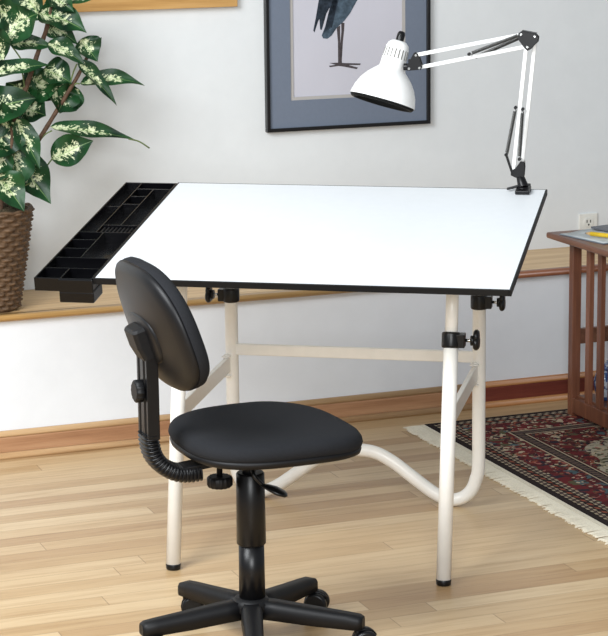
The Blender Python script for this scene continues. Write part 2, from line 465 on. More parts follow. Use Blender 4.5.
bm = new(); box(bm, ((mx0+mx1)/2+ox, -.004, (mz0+mz1)/2+oz), (mx1-mx0+.006, .004, mz1-mz0+.006), mi=0)
def ink(pts, lift, mi):
    prism(bm, [(x+ox, z+oz) for x, z in pts], V(1, 0, 0), V(0, 0, 1), V(0, -.0061-lift, 0), V(0, lift+.0003, 0), mi)
LEG1 = [(2.5602, 1.1607), (2.5714, 1.1664), (2.5716, 1.1149), (2.577, 1.0478), (2.5638, 1.0484), (2.5638, 1.1152)]
LEG2 = [(2.5751, 1.177), (2.5862, 1.1731), (2.5848, 1.1518), (2.5802, 1.1145), (2.5757, 1.0497), (2.5678, 1.05), (2.5723, 1.1149), (2.5755, 1.148)]
TOES = [(2.535, 1.0526), (2.5652, 1.0526), (2.5849, 1.0505), (2.6391, 1.047), (2.6377, 1.0422), (2.5981, 1.0439), (2.6297, 1.0346), (2.6257, 1.0299), (2.5815, 1.0397), (2.5651, 1.0422), (2.5362, 1.0398), (2.5336, 1.0442), (2.5553, 1.0463)]
W1 = [(2.5181, 1.2585), (2.5017, 1.247), (2.4914, 1.1933), (2.4825, 1.1545), (2.4863, 1.1483), (2.4977, 1.1798), (2.5031, 1.1899), (2.5053, 1.1567), (2.5105, 1.1553), (2.526, 1.2041), (2.5419, 1.2307), (2.552, 1.2626)]
W2 = [(2.5507, 1.2575), (2.5417, 1.2096), (2.527, 1.177), (2.5103, 1.1384), (2.5148, 1.1292), (2.5285, 1.1274), (2.543, 1.1372), (2.5609, 1.1607), (2.586, 1.181), (2.6059, 1.2045), (2.6292, 1.243), (2.648, 1.29), (2.655, 1.33), (2.62, 1.36), (2.56, 1.33), (2.52, 1.29)]
NECK = [(2.62, 1.35), (2.652, 1.325), (2.664, 1.37), (2.64, 1.42), (2.644, 1.455), (2.69, 1.452), (2.63, 1.478), (2.606, 1.462), (2.612, 1.41), (2.632, 1.372)]
ink(W1, .0006, 2); ink(NECK, .0004, 1); ink(W2, .0009, 1)
ink(LEG1, .0004, 3); ink(LEG2, .0002, 3); ink(TOES, .0005, 3)
# darker quills along the two wings
for i in range(5):
    a = i/4; ink([(2.545+.016*a, 1.25), (2.518+.022*a, 1.150+.012*a), (2.5215+.022*a, 1.148+.012*a), (2.552+.016*a, 1.25)], .0012, 2)
obj('print_sheet', bm, [M['paper'], M['feather'], M['feather_d'], M['birdleg']], t)

# ------------------------------------------------------------------ drafting table
TX, TY, TYAW = 1.95679, 4.95397, -0.56943
FE, ZF, TILT, BD = .3964, .7250, .1525, .762         # front edge (-y), its top height, board tilt, board depth
XL, XR = -.4705, .4925
A, B, CC, LEAN = .3277, .299, .3404, .204
ct, st_ = math.cos(TILT), math.sin(TILT)
table = thing('drafting_table', 'white tilted drafting table with black edge on cream tubular steel legs', 'table', (TX, TY, 0), TYAW)
RS = Matrix.Rotation(-.008, 3, 'Z')           # the board sits a hair askew on its frame
RB = RS @ Matrix.Rotation(TILT, 3, 'X')
def bpos(x, s, n=0.0):       # a place on the board: across, up the slope, above the surface
    return RS @ V(x, -FE + s*ct - n*st_, ZF + s*st_ + n*ct)
TH = .0148
bm = new(); box(bm, bpos((XL+XR)/2, BD/2, -TH/2), (XR-XL-.004, BD-.004, TH), RB); brd = obj('drawing_board', bm, M['board'], table)
bm = new()
for x in (XL+.0, XR-.0): box(bm, bpos(x, BD/2, -TH/2-.0002), (.0055, BD+.0055, TH+.0002), RB)
for s in (0, BD): box(bm, bpos((XL+XR)/2, s, -TH/2-.0002), (XR-XL-.0055, .0055, TH+.0002), RB)
obj('edge_band', bm, M['edge'], brd, .001)
for sx in (-1, 1):
    x = sx*A
    # front leg: slanted outer tube with black foot
    BF = B + .010*max(0, sx)
    f0, f1 = V(x, -BF, 0), V(x, -B + LEAN*.575, .575)
    d = (f1-f0).normalized()
    bm = new(); cyl(bm, f0 + d*.012, f1, .0175, n=28); leg = obj('front_leg', bm, M['cream'], table)
    bm = new(); cyl(bm, (x, -BF+.002, 0), f0 + d*.016, .0172, .0183, n=28, bev=.002); obj('foot_cap', bm, M['blackp'], leg)
    # inner tube up to the board
    ytop = -B + LEAN*.745; ztop = ZF + (ytop+FE)*st_/ct - TH - .003
    bm = new(); cyl(bm, f1 - d*.05, (x, ytop, ztop), .0150, n=24); obj('extension_tube', bm, M['cream'], table)
    bm = new(); cyl(bm, (x, CC, .50), (x, CC, ZF + (CC+FE)*st_/ct - TH - .003), .0150, n=24); obj('extension_tube', bm, M['cream'], table)
    # side rail joining the legs
    yr = -B + LEAN*.35
    xr_ = x - .007
    bm = new(); bar(bm, (xr_, yr-.004, .360), (xr_, CC-.012, .366), .013, .042)
    box(bm, (xr_-.001, CC-.018, .389), (.022, .046, .004)); box(bm, (xr_-.001, CC-.012, .334), (.020, .036, .004))
    cyl(bm, (xr_, CC-.022, .389), (xr_, CC-.022, .395), .005, n=12)
    obj('side_rail', bm, M['cream'], table, .002)
    # mounting channel under the board
    bm = new(); box(bm, bpos(x, .40, -TH-.0065), (.03, .60, .012), RB); obj('board_channel', bm, M['blackp'], table, .002)
    # clamp collars with knobs
    for base, dd in ((V(x, -B + LEAN*.560, .560), d), (V(x, CC, .549), V(0, 0, 1))):
        bm = new()
        cyl(bm, base - dd*.019, base + dd*.019, .0225, n=28, bev=.003)
        bar(bm, base + V(sx*.012, 0, 0), base + V(sx*.033, 0, 0), .030, .032)
        cl = obj('clamp_collar', bm, M['blackp'], table, .002)
        bm = new(); cyl(bm, base + V(sx*.03, 0, 0), base + V(sx*.056, 0, 0), .004, n=12); obj('bolt', bm, M['steel'], cl)
        bm = new()
        cyl(bm, base + V(sx*.046, 0, 0), base + V(sx*.056, 0, 0), .012, n=20)
        for q in range(3):
            an = PI/2 + q*2*PI/3
            cyl(bm, base + V(sx*.053, .007*math.cos(an), .010*math.sin(an)), base + V(sx*.066, .007*math.cos(an), .010*math.sin(an)), .0165, n=20, bev=.004)
        obj('knob', bm, M['blackp'], cl)
# rear frame: one tube, down, round the floor bends and over a hump in the middle
half = [(.0, .142), (.054, .137), (.102, .113), (.147, .080), (.200, .041), (.235, .022), (.262, .0178), (.288, .026), (.309, .046), (.321, .076), (.3275, .115)]
pts = [V(-A, CC, .56), V(-A, CC, .4), V(-A, CC, .25)] + [V(-x, CC, z) for x, z in reversed(half)] + [V(x, CC, z) for x, z in half[1:]] + [V(A, CC, .25), V(A, CC, .4), V(A, CC, .56)]
bm = new(); tube(bm, catmull(pts, 6), .0172, 22, hint=V(0, 1, 0)); obj('rear_leg_tube', bm, M['cream'], table)
bm = new(); box(bm, (0, CC-.004, .4045), (2*A-.02, .014, .030)); obj('crossbar', bm, M['cream'], table, .003)

# ------------------------------------------------------------------ organizer tray clipped to the board's left edge
trayT = thing('organizer_tray', 'long black divided pen tray clipped to the left end of the drafting board', 'tray', (TX, TY, 0), TYAW)
TL0, TL1, TS0, TS1, TD, TUP = -.6160, -.4755, -.004, .764, .034, -.002
def tb(bm, u0, u1, s0, s1, n0, n1):
    box(bm, bpos((u0+u1)/2, (s0+s1)/2, (n0+n1)/2), (u1-u0, s1-s0, n1-n0), RB)
wt = .0034
bm = new()
tb(bm, TL0, TL1, TS0, TS1, -TD, -TD+.003)
tb(bm, TL0, TL0+wt, TS0, TS1, -TD, TUP); tb(bm, TL1-wt, TL1, TS0, TS1, -TD, TUP)
tb(bm, TL0, TL1, TS0, TS0+wt, -TD, TUP); tb(bm, TL0, TL1, TS1-wt, TS1, -TD, TUP)
obj('tray_body', bm, M['tray'], trayT, .0010, 2)
U = lambda f: TL0 + f*(TL1-TL0)
S = lambda f: TS0 + f*(TS1-TS0)
dw_ = .0013
bm = new()
for f, s0, s1 in ((.32, .4545, 1), (.65, .53, .93), (.465, .2, .4545), (.45, 0, .10)):
    tb(bm, U(f)-dw_, U(f)+dw_, S(s0), S(s1)-wt, -TD+.002, TUP-.001)
for s, u0, u1 in ((.93, .32, 1), (.845, .32, .65), (.757, .32, .65), (.53, .32, 1), (.4545, 0, 1), (.377, 0, .465), (.29, 0, .465), (.2, 0, 1), (.10, 0, 1)):
    tb(bm, U(u0)+dw_, U(u1)-dw_, S(s)-dw_, S(s)+dw_, -TD+.002, TUP-.001)
tb(bm, U(0)+dw_, U(.32), S(.757)-dw_, S(.757)+dw_, -TD+.002, -.010)
obj('dividers', bm, M['tray'], trayT, .0007, 2)
bm = new()
tb(bm, U(.32)+.002, U(1)-.003, S(.4545)+.002, S(.53)-.002, -TD+.002, -.013)
for i in range(9):
    u = U(.36 + i*.072); tb(bm, u, u+.0045, S(.462), S(.522), -.013, -.007)
obj('pen_rest', bm, M['blackm'], trayT, .0006, 1)
bm = new(); tb(bm, -.556, -.4725, -.009, .062, -.060, -TD+.0005); tb(bm, -.556, -.4725, -.009, TS0+.0005, -TD-.002, TUP-.0003)
obj('clip_block', bm, M['tray'], trayT, .003)

# ------------------------------------------------------------------ clamp lamp on the board's back edge
lamp = thing('desk_lamp', 'white swing arm lamp clamped to the back edge of the drafting board', 'lamp', (TX, TY, 0), TYAW)
LY = .345
def L(x, z, y=LY): return V(x, y, z)
# screw clamp gripping the back edge
bm = new()
c0 = bpos(.437, .742, 0)
cyl(bm, c0 + V(0, 0, .0005), c0 + V(0, 0, .012), .021, .016, n=8)
box(bm, bpos(.437, .735, .006), (.036, .05, .010), RB)
box(bm, bpos(.437, .7705, -.024), (.030, .011, .072), RB)
box(bm, bpos(.437, .748, -.056), (.030, .05, .009), RB)
cl = obj('clamp', bm, M['blackp'], lamp, .002)
bm = new(); p0 = bpos(.437, .742, -.09); p1 = bpos(.437, .742, -TH-.001)
cyl(bm, p0, p1, .005, n=12); cyl(bm, p1 - (p1-p0).normalized()*.006, p1, .011, n=16); bar(bm, p0 + V(-.02, 0, 0), p0 + V(.02, 0, 0), .006, .006); obj('clamp_screw', bm, M['blackp'], cl)
bm = new(); bar(bm, c0 + V(-.006, 0, .016), c0 + V(-.042, -.004, .012-.006), .009, .006); obj('thumb_lever', bm, M['blackp'], cl, .002)
# swivel post and pivot bracket
bm = new()
cyl(bm, c0 + V(0, 0, .01), V(.428, LY, .880), .014, .0095, n=16, bev=.002)
for dy in (-.012, .009):
    prism(bm, [(.407, .889), (.407, .878), (.420, .872), (.440, .874), (.442, .898), (.441, .914), (.431, .914), (.420, .898)], V(1, 0, 0), V(0, 0, 1), V(0, LY+dy, 0), V(0, .003, 0))
box(bm, L(.428, .883), (.018, .020, .020))
obj('pivot_bracket', bm, M['blackp'], lamp, .001)
# lower pair of arms
def arm(name, a, b, w=.0095):
    bm = new(); bar(bm, a, b, w, w, V(0, 1, 0)); return obj(name, bm, M['lampw'], lamp, .0015)
arm('lower_arm', L(.4120, .878, LY-.006), L(.4440, 1.212, LY-.006)); arm('lower_arm', L(.4345, .905, LY+.006), L(.4650, 1.228, LY+.006))
arm('upper_arm', L(.4450, 1.2345, LY-.005), L(.1660, 1.180, LY-.005)); arm('upper_arm', L(.4480, 1.2030, LY+.005), L(.1740, 1.148, LY+.005))
# elbow plate
bm = new()
for dy in (-.0155, .0125):
    pts_o = [(.422, 1.222), (.424, 1.236), (.432, 1.2415), (.466, 1.2345), (.4735, 1.226), (.472, 1.214), (.455, 1.196), (.447, 1.192), (.440, 1.198)]
    prism(bm, pts_o, V(1, 0, 0), V(0, 0, 1), V(0, LY+dy, 0), V(0, .003, 0))
for x, z in ((.431, 1.233), (.465, 1.228), (.447, 1.202)):
    cyl(bm, L(x, z, LY-.018), L(x, z, LY+.018), .0042, n=12)
box(bm, L(.450, 1.2375), (.036, .026, .004), rotm(0, .19, 0))
obj('elbow_plate', bm, M['blackp'], lamp, .0006)
def pin(name, x, z, y0, y1, rad, m):
    bm = new(); cyl(bm, L(x, z, y0), L(x, z, y1), rad, n=12); return obj(name, bm, m, lamp)
for x, z in ((.431, 1.233), (.465, 1.228), (.447, 1.202)): pin('rivet', x, z, LY-.0198, LY-.0175, .0032, M['steel'])
# springs
def spring(a, b, y):
    a = V(a[0], y, a[1]); b = V(b[0], y, b[1]); dn = (b-a); ln = dn.length; dn.normalize(); s, u = frame_from(dn, V(0, 1, 0))
    bm = new(); path = []
    turns = max(8, int(ln/.0034)); nn = turns*8
    for i in range(nn+1):
        an = 2*PI*i/8; path.append(a + dn*(ln*(.06 + .88*i/nn)) + s*.0036*math.cos(an) + u*.0036*math.sin(an))
    path = [a] + path + [b]
    tube(bm, path, .0013, 6); return obj('spring', bm, M['spring'], lamp)
spring((.3000, 1.1830), (.4300, 1.2330), LY-.014); spring((.3160, 1.1745), (.4330, 1.2260), LY+.013)
spring((.3960, .9290), (.4180, 1.0480), LY-.014); spring((.4290, .9200), (.4360, 1.0440), LY-.017)
bm = new(); bar(bm, L(.3955, .931, LY-.014), L(.4110, .884, LY-.012), .006, .004, V(0, 1, 0)); obj('spring_link', bm, M['blackp'], lamp)
for x, z, y in ((.3955, .931, -.014), (.418, 1.05, -.010), (.436, 1.046, -.010), (.300, 1.183, -.010), (.316, 1.1745, .010), (.429, .92, -.012)):
    pin('spring_hook', x, z, LY+y-.006, LY+y+.008, .0042, M['blackp'])
# head bracket
bm = new()
for dy in (-.011, .008):
    prism(bm, [(.140, 1.150), (.143, 1.140), (.178, 1.143), (.181, 1.150), (.170, 1.184), (.160, 1.186)], V(1, 0, 0), V(0, 0, 1), V(0, LY+dy, 0), V(0, .003, 0))
cyl(bm, L(.132, 1.149), L(.150, 1.149), .009, n=14); box(bm, L(.158, 1.158), (.026, .018, .022))
obj('head_bracket', bm, M['blackp'], lamp, .0006)
for x, z in ((.1475, 1.1455), (.174, 1.1475), (.165, 1.179)): pin('rivet', x, z, LY-.013, LY-.0105, .0032, M['steel'])
# shade: neck with slots, bell, black inner baffle, knob; leans a little toward the viewer
rim = L(.0765, 1.0615); ax = V(.0475, .043, .182).normalized()
HN = .158
prof = [(.0855, 0), (.0850, .006), (.080, .026), (.071, .046), (.058, .064), (.044, .078), (.0345, .086), (.0325, .092), (.0318, .115), (.0300, .140), (.0270, .150), (.019, HN), (.004, HN+.0005)]
bm = new(); lathe(bm, prof, rim, ax, 48)
inner = [(.0845, .0005), (.0785, .024), (.069, .044), (.056, .062), (.042, .076), (.0325, .085)]
lathe(bm, list(reversed(inner)) , rim, ax, 48)
shade = obj('lamp_shade', bm, M['lampw'], lamp)
sa, sb = frame_from(ax)
bm = new()
for i in range(20):
    an = 2*PI*i/20
    rd = sa*math.cos(an) + sb*math.sin(an)
    a0 = rim + ax*.112 + rd*.0315; a1 = rim + ax*.136 + rd*.0300
    tn = ax.cross(rd)
    bar(bm, a0, a1, .0030, .0014, rd)
obj('vent_slots', bm, plain('vent_slot_dark', (112, 110, 104), .6), shade)
bm = new(); lathe(bm, [(.0842, .004), (.0835, -.002), (.0800, -.0065), (.074, -.0065), (.068, .010), (.060, .030), (.045, .045)], rim, ax, 48); obj('baffle_ring', bm, M['dark_in'], shade)
bm = new(); lathe(bm, [(.001, .012), (.016, .015), (.027, .026), (.030, .040), (.026, .056), (.015, .075), (.014, .09), (.001, .09)], rim, ax, 24); obj('bulb', bm, M['bulb'], shade)
bm = new(); lathe(bm, [(.0095, HN-.003), (.0105, HN+.004), (.0105, HN+.018), (.008, HN+.025), (.001, HN+.027)], rim, ax, 14); obj('switch_knob', bm, M['blackp'], lamp)

# ------------------------------------------------------------------ office chair
CA = math.radians(1.4)
chair = thing('office_chair', 'black armless office chair on a five star wheeled base', 'chair', (1.518, 4.315, 0), CA)
arm0 = math.radians(-108.9)
# star base
bm = new()
lathe(bm, [(.001, .072), (.034, .072), (.042, .082), (.042, .098), (.034, .108), (.001, .108)], V(0, 0, 0), V(0, 0, 1), 28)
for k in range(5):
    an = arm0 + k*2*PI/5; d = V(math.cos(an), math.sin(an), 0); s = V(-d.y, d.x, 0)
    rings = []
    for r, w, zt, zb in ((.015, .023, .104, .066), (.06, .0235, .101, .064), (.14, .021, .093, .058), (.215, .0190, .086, .055), (.240, .0185, .083, .054), (.249, .014, .079, .056)):
        c = d*r
        prof2 = [(-1, 0), (-.98, .7), (-.7, 1), (.7, 1), (.98, .7), (1, 0)]
        rings.append([c + s*(w*q) + V(0, 0, zb + (zt-zb)*h) for q, h in prof2])
    loft(bm, rings)
star = obj('star_base', bm, M['blackm'], chair)
random.seed(3)
cast_ang = [1.0, .4, -1.25, -2.3, 2.9]
for k in range(5):
    an = arm0 + k*2*PI/5; d = V(math.cos(an), math.sin(an), 0)
    tip = d*.236; ca = an + cast_ang[k]; ro = V(math.cos(ca), math.sin(ca), 0); axl = V(-ro.y, ro.x, 0)
    wc = tip + ro*.016 + V(0, 0, .026)
    bm = new()
    for sgn in (-1, 1):
        cyl(bm, wc + axl*(sgn*.006), wc + axl*(sgn*.023), .026, n=28, bev=.004)
    w = obj('caster_wheel', bm, M['blackp'], chair)
    bm = new(); cyl(bm, tip + V(0, 0, .030), tip + V(0, 0, .060), .008, n=14)
    rings = []
    for j in range(9):
        th = -.35 + j*(PI*.95)/8; p = wc + ro*(-.0285*math.cos(th)) + V(0, 0, .0285*math.sin(th))
        rings.append([p - axl*.006, p + axl*.006, p + axl*.006 + (wc-p)*.2, p - axl*.006 + (wc-p)*.2])
    loft(bm, rings); obj('caster_fork', bm, M['blackm'], w)
# telescopic column covers
bm = new(); cyl(bm, (.003, 0, .10), (.003, 0, .231), .0285, .0275, n=36); obj('lower_column', bm, M['blackp'], chair)
bm = new(); cyl(bm, (.003, 0, .226), (.003, 0, .386), .0318, .0305, n=36, bev=.003)
obj('upper_column', bm, M['blackp'], chair)
bm = new(); cyl(bm, (0, 0, .38), (0, 0, .430), .014, .016, n=20); box(bm, (0, 0, .430), (.15, .09, .012))
lathe(bm, [(.012, .392), (.018, .396), (.042, .424), (.042, .430)], V(0, 0, 0), V(0, 0, 1), 20)
bar(bm, (-.03, 0, .424), (-.16, 0, .412), .05, .012)
obj('seat_plate', bm, M['blackm'], chair, .002)
# height lever with paddle
bm = new()
Rc = Matrix.Rotation(-CA, 3, 'Z')
lr = Rc @ V(cyw, syw, 0); ln_ = Rc @ V(-fw.x, -fw.y, 0)       # to the viewer's right, and toward the viewer
p0 = V(.012, 0, .418) ; p1 = ln_*.036 + lr*.030 + V(0, 0, .366); p2 = ln_*.04 + lr*.062 + V(0, 0, .354)
tube(bm, catmull([p0, ln_*.036 + lr*.010 + V(0, 0, .392), p1], 6), .0045, 10)
rings = []
for q, w, h in ((-.004, .006, .003), (.012, .018, .006), (.032, .025, .008), (.050, .019, .006), (.056, .006, .003)):
    cpt = p1 + (p2-p1).normalized()*q
    rings.append([cpt + ln_*(w*math.cos(2*PI*i/14)) + V(0, 0, h*math.sin(2*PI*i/14)) for i in range(14)])
loft(bm, rings); obj('height_lever', bm, M['blackp'], chair)
# adjustment knob under the seat
bm = new()
kc = ln_*.01 - lr*.062
cyl(bm, kc + V(0, 0, .378), kc + V(0, 0, .436), .0065, n=12)
rg = []
for z, k_ in ((.357, .86), (.361, 1), (.377, 1), (.381, .86)):
    rg.append([kc + V(k_*(.0265 + .0012*math.cos(14*2*PI*i/56))*math.cos(2*PI*i/56), k_*(.0265 + .0012*math.cos(14*2*PI*i/56))*math.sin(2*PI*i/56), z) for i in range(56)])
loft(bm, rg); obj('tension_knob', bm, M['blackm'], chair)
# seat: plastic pan and upholstered cushion
SX, SY, HX, HY = .041, .010, .191, .200
def seat_z(x, y):           # the top is dished, with a soft dropped front edge
    q = (x-SX)/HX; r = y/HY
    return -.016*max(0, q-.25)**1.5 - .004*(1-r*r)*(1-q*q) + .003*r*r
def seat_out(k, n=2.9, m=72):
    out = []
    for p in sup(HX, HY, n, m):
        q = p.x/HX
        w = 1.0 - .035*max(0, -q)      # a little narrower at the back
        out.append((p.x*k, p.y*k*w))
    return out
bm = new(); rings = []
for k, z in ((.80, .434), (.93, .436), (.985, .441), (.995, .448), (.985, .454)):
    rings.append([V(SX+x, SY+y, z + .75*seat_z(SX+x, y)) for x, y in seat_out(k)])
loft(bm, rings); obj('seat_pan', bm, M['blackm'], chair)
bm = new(); rings = []
for k, z in ((.975, .446), (1.0, .454), (1.01, .461), (1.0, .470), (.97, .478), (.92, .483), (.8, .4865), (.6, .487), (.35, .487), (.1, .487)):
    rings.append([V(SX+x, SY+y, z + .004 + seat_z(SX+x, y)) for x, y in seat_out(k)])
loft(bm, rings); obj('seat_cushion', bm, M['fabric'], chair)
# J-shaped back upright: ribbed plastic cover over bar, pleated bellows at the bend
bm = new()
PXU = -.222
rings = []
out = [(-.0115, -.033), (-.0115, -.023), (-.0080, -.021), (-.0080, -.012), (-.0118, -.010), (-.0118, .010), (-.0080, .012), (-.0080, .021), (-.0115, .023), (-.0115, .033), (.0145, .033), (.0145, -.033)]
zs = [(.488, 1.0, 0), (.60, 1.0, 0), (.68, .97, -.001), (.700, .9, -.001)]
for z, k, dx in zs: rings.append([V(PXU + dx + x, y*k, z) for x, y in out])
loft(bm, rings, smooth=False); obj('back_upright', bm, M['blackp'], chair, .0012)
bm = new()
path = catmull([V(PXU, 0, .496), V(PXU+.001, 0, .474), V(PXU+.008, 0, .448), V(PXU+.026, 0, .424), V(PXU+.055, 0, .406), V(PXU+.085, 0, .401), V(PXU+.108, 0, .402)], 20)
rings = []; npth = len(path); pl = [0]
for i in range(1, npth): pl.append(pl[-1] + (path[i]-path[i-1]).length)
for i, p in enumerate(path):
    d = (path[min(i+1, npth-1)] - path[max(i-1, 0)]).normalized(); nrm = V(-d.z, 0, d.x)
    k = 1 + .10*math.cos(2*PI*pl[i]/.0082)
    rings.append([p + V(0, 1, 0)*(q.x*k) + nrm*(q.y*k) for q in sup(.032, .0165, 3.2, 28)])
loft(bm, rings); obj('bellows', bm, M['blackp'], chair)
bm = new(); cyl(bm, (PXU-.006, .0, .588), (PXU-.018, 0, .588), .006, n=12)
rg = []
for x, k_ in ((-.012, .9), (-.015, 1), (-.026, 1), (-.030, .82)):
    rg.append([V(PXU + x, k_*(.0235 + .0012*math.cos(12*2*PI*i/48))*math.cos(2*PI*i/48), .588 + k_*(.0235 + .0012*math.cos(12*2*PI*i/48))*math.sin(2*PI*i/48)) for i in range(48)])
loft(bm, rg); obj('back_knob', bm, M['blackm'], chair)
# backrest: curved shell behind, cushion in front, bracket housing on the shell
BX, BZ, BLEAN, BHW, BHH = -.212, .7245, .303, .194, .137
bu, bn = V(-math.sin(BLEAN), 0, math.cos(BLEAN)), V(-math.cos(BLEAN), 0, -math.sin(BLEAN))     # up the back; out of its rear face
def bk(y, v, d):
    curve = -.5*y*y                      # the sides wrap forward
    return V(BX, 0, BZ) + V(0, y, 0) + bu*v + bn*(d + curve - .35*v*v)
def back_out(k, m=72, n=2.8):
    out = []
    for p in sup(BHW, BHH, n, m):
        v = p.y; w = 1 - .05*max(-.5, v/BHH) - .08*max(0, v/BHH)**1.5
        out.append((p.x*k*w, v*k))
    return out
bm = new(); rings = []
for k, d in ((1.0, 0), (1.005, .004), (.99, .010), (.95, .0145), (.86, .018), (.6, .020), (.3, .0205), (.06, .0205)):
    rings.append([bk(y, v, d) for y, v in back_out(k)])
loft(bm, rings); shell = obj('back_shell', bm, M['shell'], chair)
bm = new(); rings = []
for k, d in ((.985, .004), (1.0, 0), (1.008, -.007), (1.0, -.018), (.955, -.028), (.86, -.033), (.5, -.035), (.08, -.035)):
    rings.append([bk(y, v, d) for y, v in back_out(k)])
loft(bm, rings); obj('back_cushion', bm, M['fabric'], chair)
bm = new()
rings = []
for vv, w, d0 in ((-.060, .033, .044), (-.03, .034, .050), (.004, .035, .050), (.010, .033, .046), (.013, .031, .016)):
    rings.append([bk(y, vv, d) for y, d in ((-w, .008), (-w, d0-.006), (-w+.006, d0), (w-.006, d0), (w, d0-.006), (w, .008))])
loft(bm, rings, smooth=False); obj('bracket_housing', bm, M['blackm'], shell, .002)
bm = new(); rings = []
for k, d in ((1.0, .012), (.97, .0225), (.9, .0245), (.5, .0245)):
    rings.append([bk(p.x*k, p.y*k - .02, d) for p in sup(.085, .055, 2.6, 40)])
loft(bm, rings); obj('mounting_plate', bm, M['shell'], shell)

# ------------------------------------------------------------------ end table
RZ = .007                                  # the rug's top
et = thing('end_table', 'brown slatted wooden end table standing on the patterned rug', 'table', (3.085, 5.842, RZ))
EW, ED, EH = .50, .56, .541               # to the right, toward the viewer, to the underside of the top
bm = new(); box(bm, (EW/2-.004, -ED/2+.0, EH+.009), (EW+.11, ED+.08, .018)); obj('tabletop', bm, M['cherry'], et, .006, 3)
PS = .028
for x in (PS/2, EW-PS/2):
    for y in (-PS/2, -ED+PS/2):
        bm = new(); box(bm, (x, y, (EH)/2), (PS, PS, EH)); obj('leg', bm, M['cherry_z'], et, .002)
for x in (PS/2, EW-PS/2):
    bm = new(); box(bm, (x+.006, -ED/2, EH-.008), (.012, ED-2*PS, .016)); box(bm, (x, -ED/2, .034), (.026, ED-2*PS, .046))
    ns = 6
    for i in range(ns):
        y = -.108 - i*.070
        box(bm, (x, y, (.055+EH-.002)/2), (.015, .025, EH-.002-.055))
    obj('slat_panel', bm, M['cherry_z'], et, .0015)
for y in (-PS/2, -ED+PS/2):
    bm = new(); box(bm, (EW/2, y, EH-.014), (EW-2*PS, .018, .028)); obj('top_rail', bm, M['cherry'], et, .0015)
bm = new(); box(bm, (EW/2, -PS/2, .243), (EW-2*PS, .018, .046)); obj('back_rail', bm, M['cherry'], et, .0015)
bm = new(); box(bm, (EW/2, -ED/2, .056), (EW-PS-.012, ED-2*PS-.0, .014)); obj('shelf', bm, M['cherry'], et, .0015)
# jar on the low shelf
t = thing('ginger_jar', 'small blue and white jar on the low shelf inside the end table', 'jar', (3.166, 5.735, RZ+.063))
bm = new(); lathe(bm, [(.001, .0005), (.030, .0005), (.033, .004), (.042, .03), (.045, .055), (.038, .078), (.024, .088), (.024, .094), (.001, .094)], n=28); obj('body', bm, M['ceramic'], t)
bm = new(); lathe(bm, [(.028, .0945), (.028, .102), (.018, .108), (.006, .110), (.007, .118), (.001, .121)], n=24); obj('lid', bm, M['ceramic'], t)
ZT = RZ + EH + .018
def flat(name, w, d, h, x, y, z, rz, mats, label, cat, pages=None):
    bm = new(); box(bm, (0, 0, h/2), (w, d, h))
    t = obj(name, bm, mats, None, .0012); t.location = (x, y, z); t.rotation_euler = (0, 0, rz)
    return tag(t, label, cat)
# open magazine: two bowed page blocks over a cover
mg = thing('magazine', 'pale open magazine lying on the end table under the pencil', 'magazine', (3.204, 5.738, ZT+.0006), .16)
bm = new(); box(bm, (0, 0, .0012), (.30, .212, .0024)); obj('cover', bm, M['cover'], mg)
bm = new()
for sx in (-1, 1):
    rr = []
    for i in range(9):
        q = i/8; h = .0026 + .007*math.sin(PI*min(1, q*1.25+.05))*(1-q*.6)
        rr.append([V(sx*(.002+.144*q), -.102, .0024), V(sx*(.002+.144*q), .102, .0024), V(sx*(.002+.144*q), .102, h+.0005), V(sx*(.002+.144*q), -.102, h+.0005)])
    loft(bm, rr)
obj('pages', bm, M['page'], mg)
fo = flat('notebook', .22, .13, .006, 3.265, 5.778, ZT+.0115, .2, M['folder'], 'dark grey notebook lying on the magazine behind the yellow pencil', 'notebook')
pc = thing('pencil', 'thick yellow pencil lying across the magazine on the end table', 'pencil', (3.088, 5.714, ZT+.0155), -1.05)
bm = new(); cyl(bm, (0, 0, 0), (.16, 0, 0), .0070, n=6); obj('barrel', bm, M['yellow'], pc)
bm = new(); cyl(bm, (-.016, 0, 0), (0, 0, 0), .002, .0065, n=12); obj('sharpened_tip', bm, M['tan'], pc)
bm = new(); cyl(bm, (-.021, 0, 0), (-.016, 0, 0), .0005, .002, n=8); obj('lead', bm, M['lead'], pc)

# ------------------------------------------------------------------ rug
RX0, RX1, RY0, RY1 = 2.635, 4.635, 4.40, 5.902
rx, ry = (RX0+RX1)/2, (RY0+RY1)/2
rug = thing('area_rug', 'red patterned oriental rug with dark border and cream fringe', 'rug', (rx, ry, 0))
bm = new(); box(bm, (0, 0, .0035), (RX1-RX0, RY1-RY0, .007)); obj('pile', bm, rug_mat((RX1-RX0)/2, (RY1-RY0)/2), rug, .002)
bm = new(); random.seed(5)
xe = RX0 - rx
box(bm, (xe-.006, 0, .0030), (.012, RY1-RY0-.004, .006))
ny = 330
for i in range(ny):
    y = -(RY1-RY0)/2 + .003 + (RY1-RY0-.006)*(i+.5)/ny + random.uniform(-.001, .001)
    ln = .060 + random.uniform(-.007, .005); dy = random.uniform(-.006, .006)
    pth = [V(xe-.010, y, .0032), V(xe-.010-ln*.4, y+dy*.4 + random.uniform(-.0015, .0015), .0042), V(xe-.010-ln, y+dy, .0026)]
    tube(bm, catmull(pth, 3), .0024, 5, rfun=lambda t: .0024 - .0006*t)
fr = obj('fringe', bm, M['fringe'], rug)

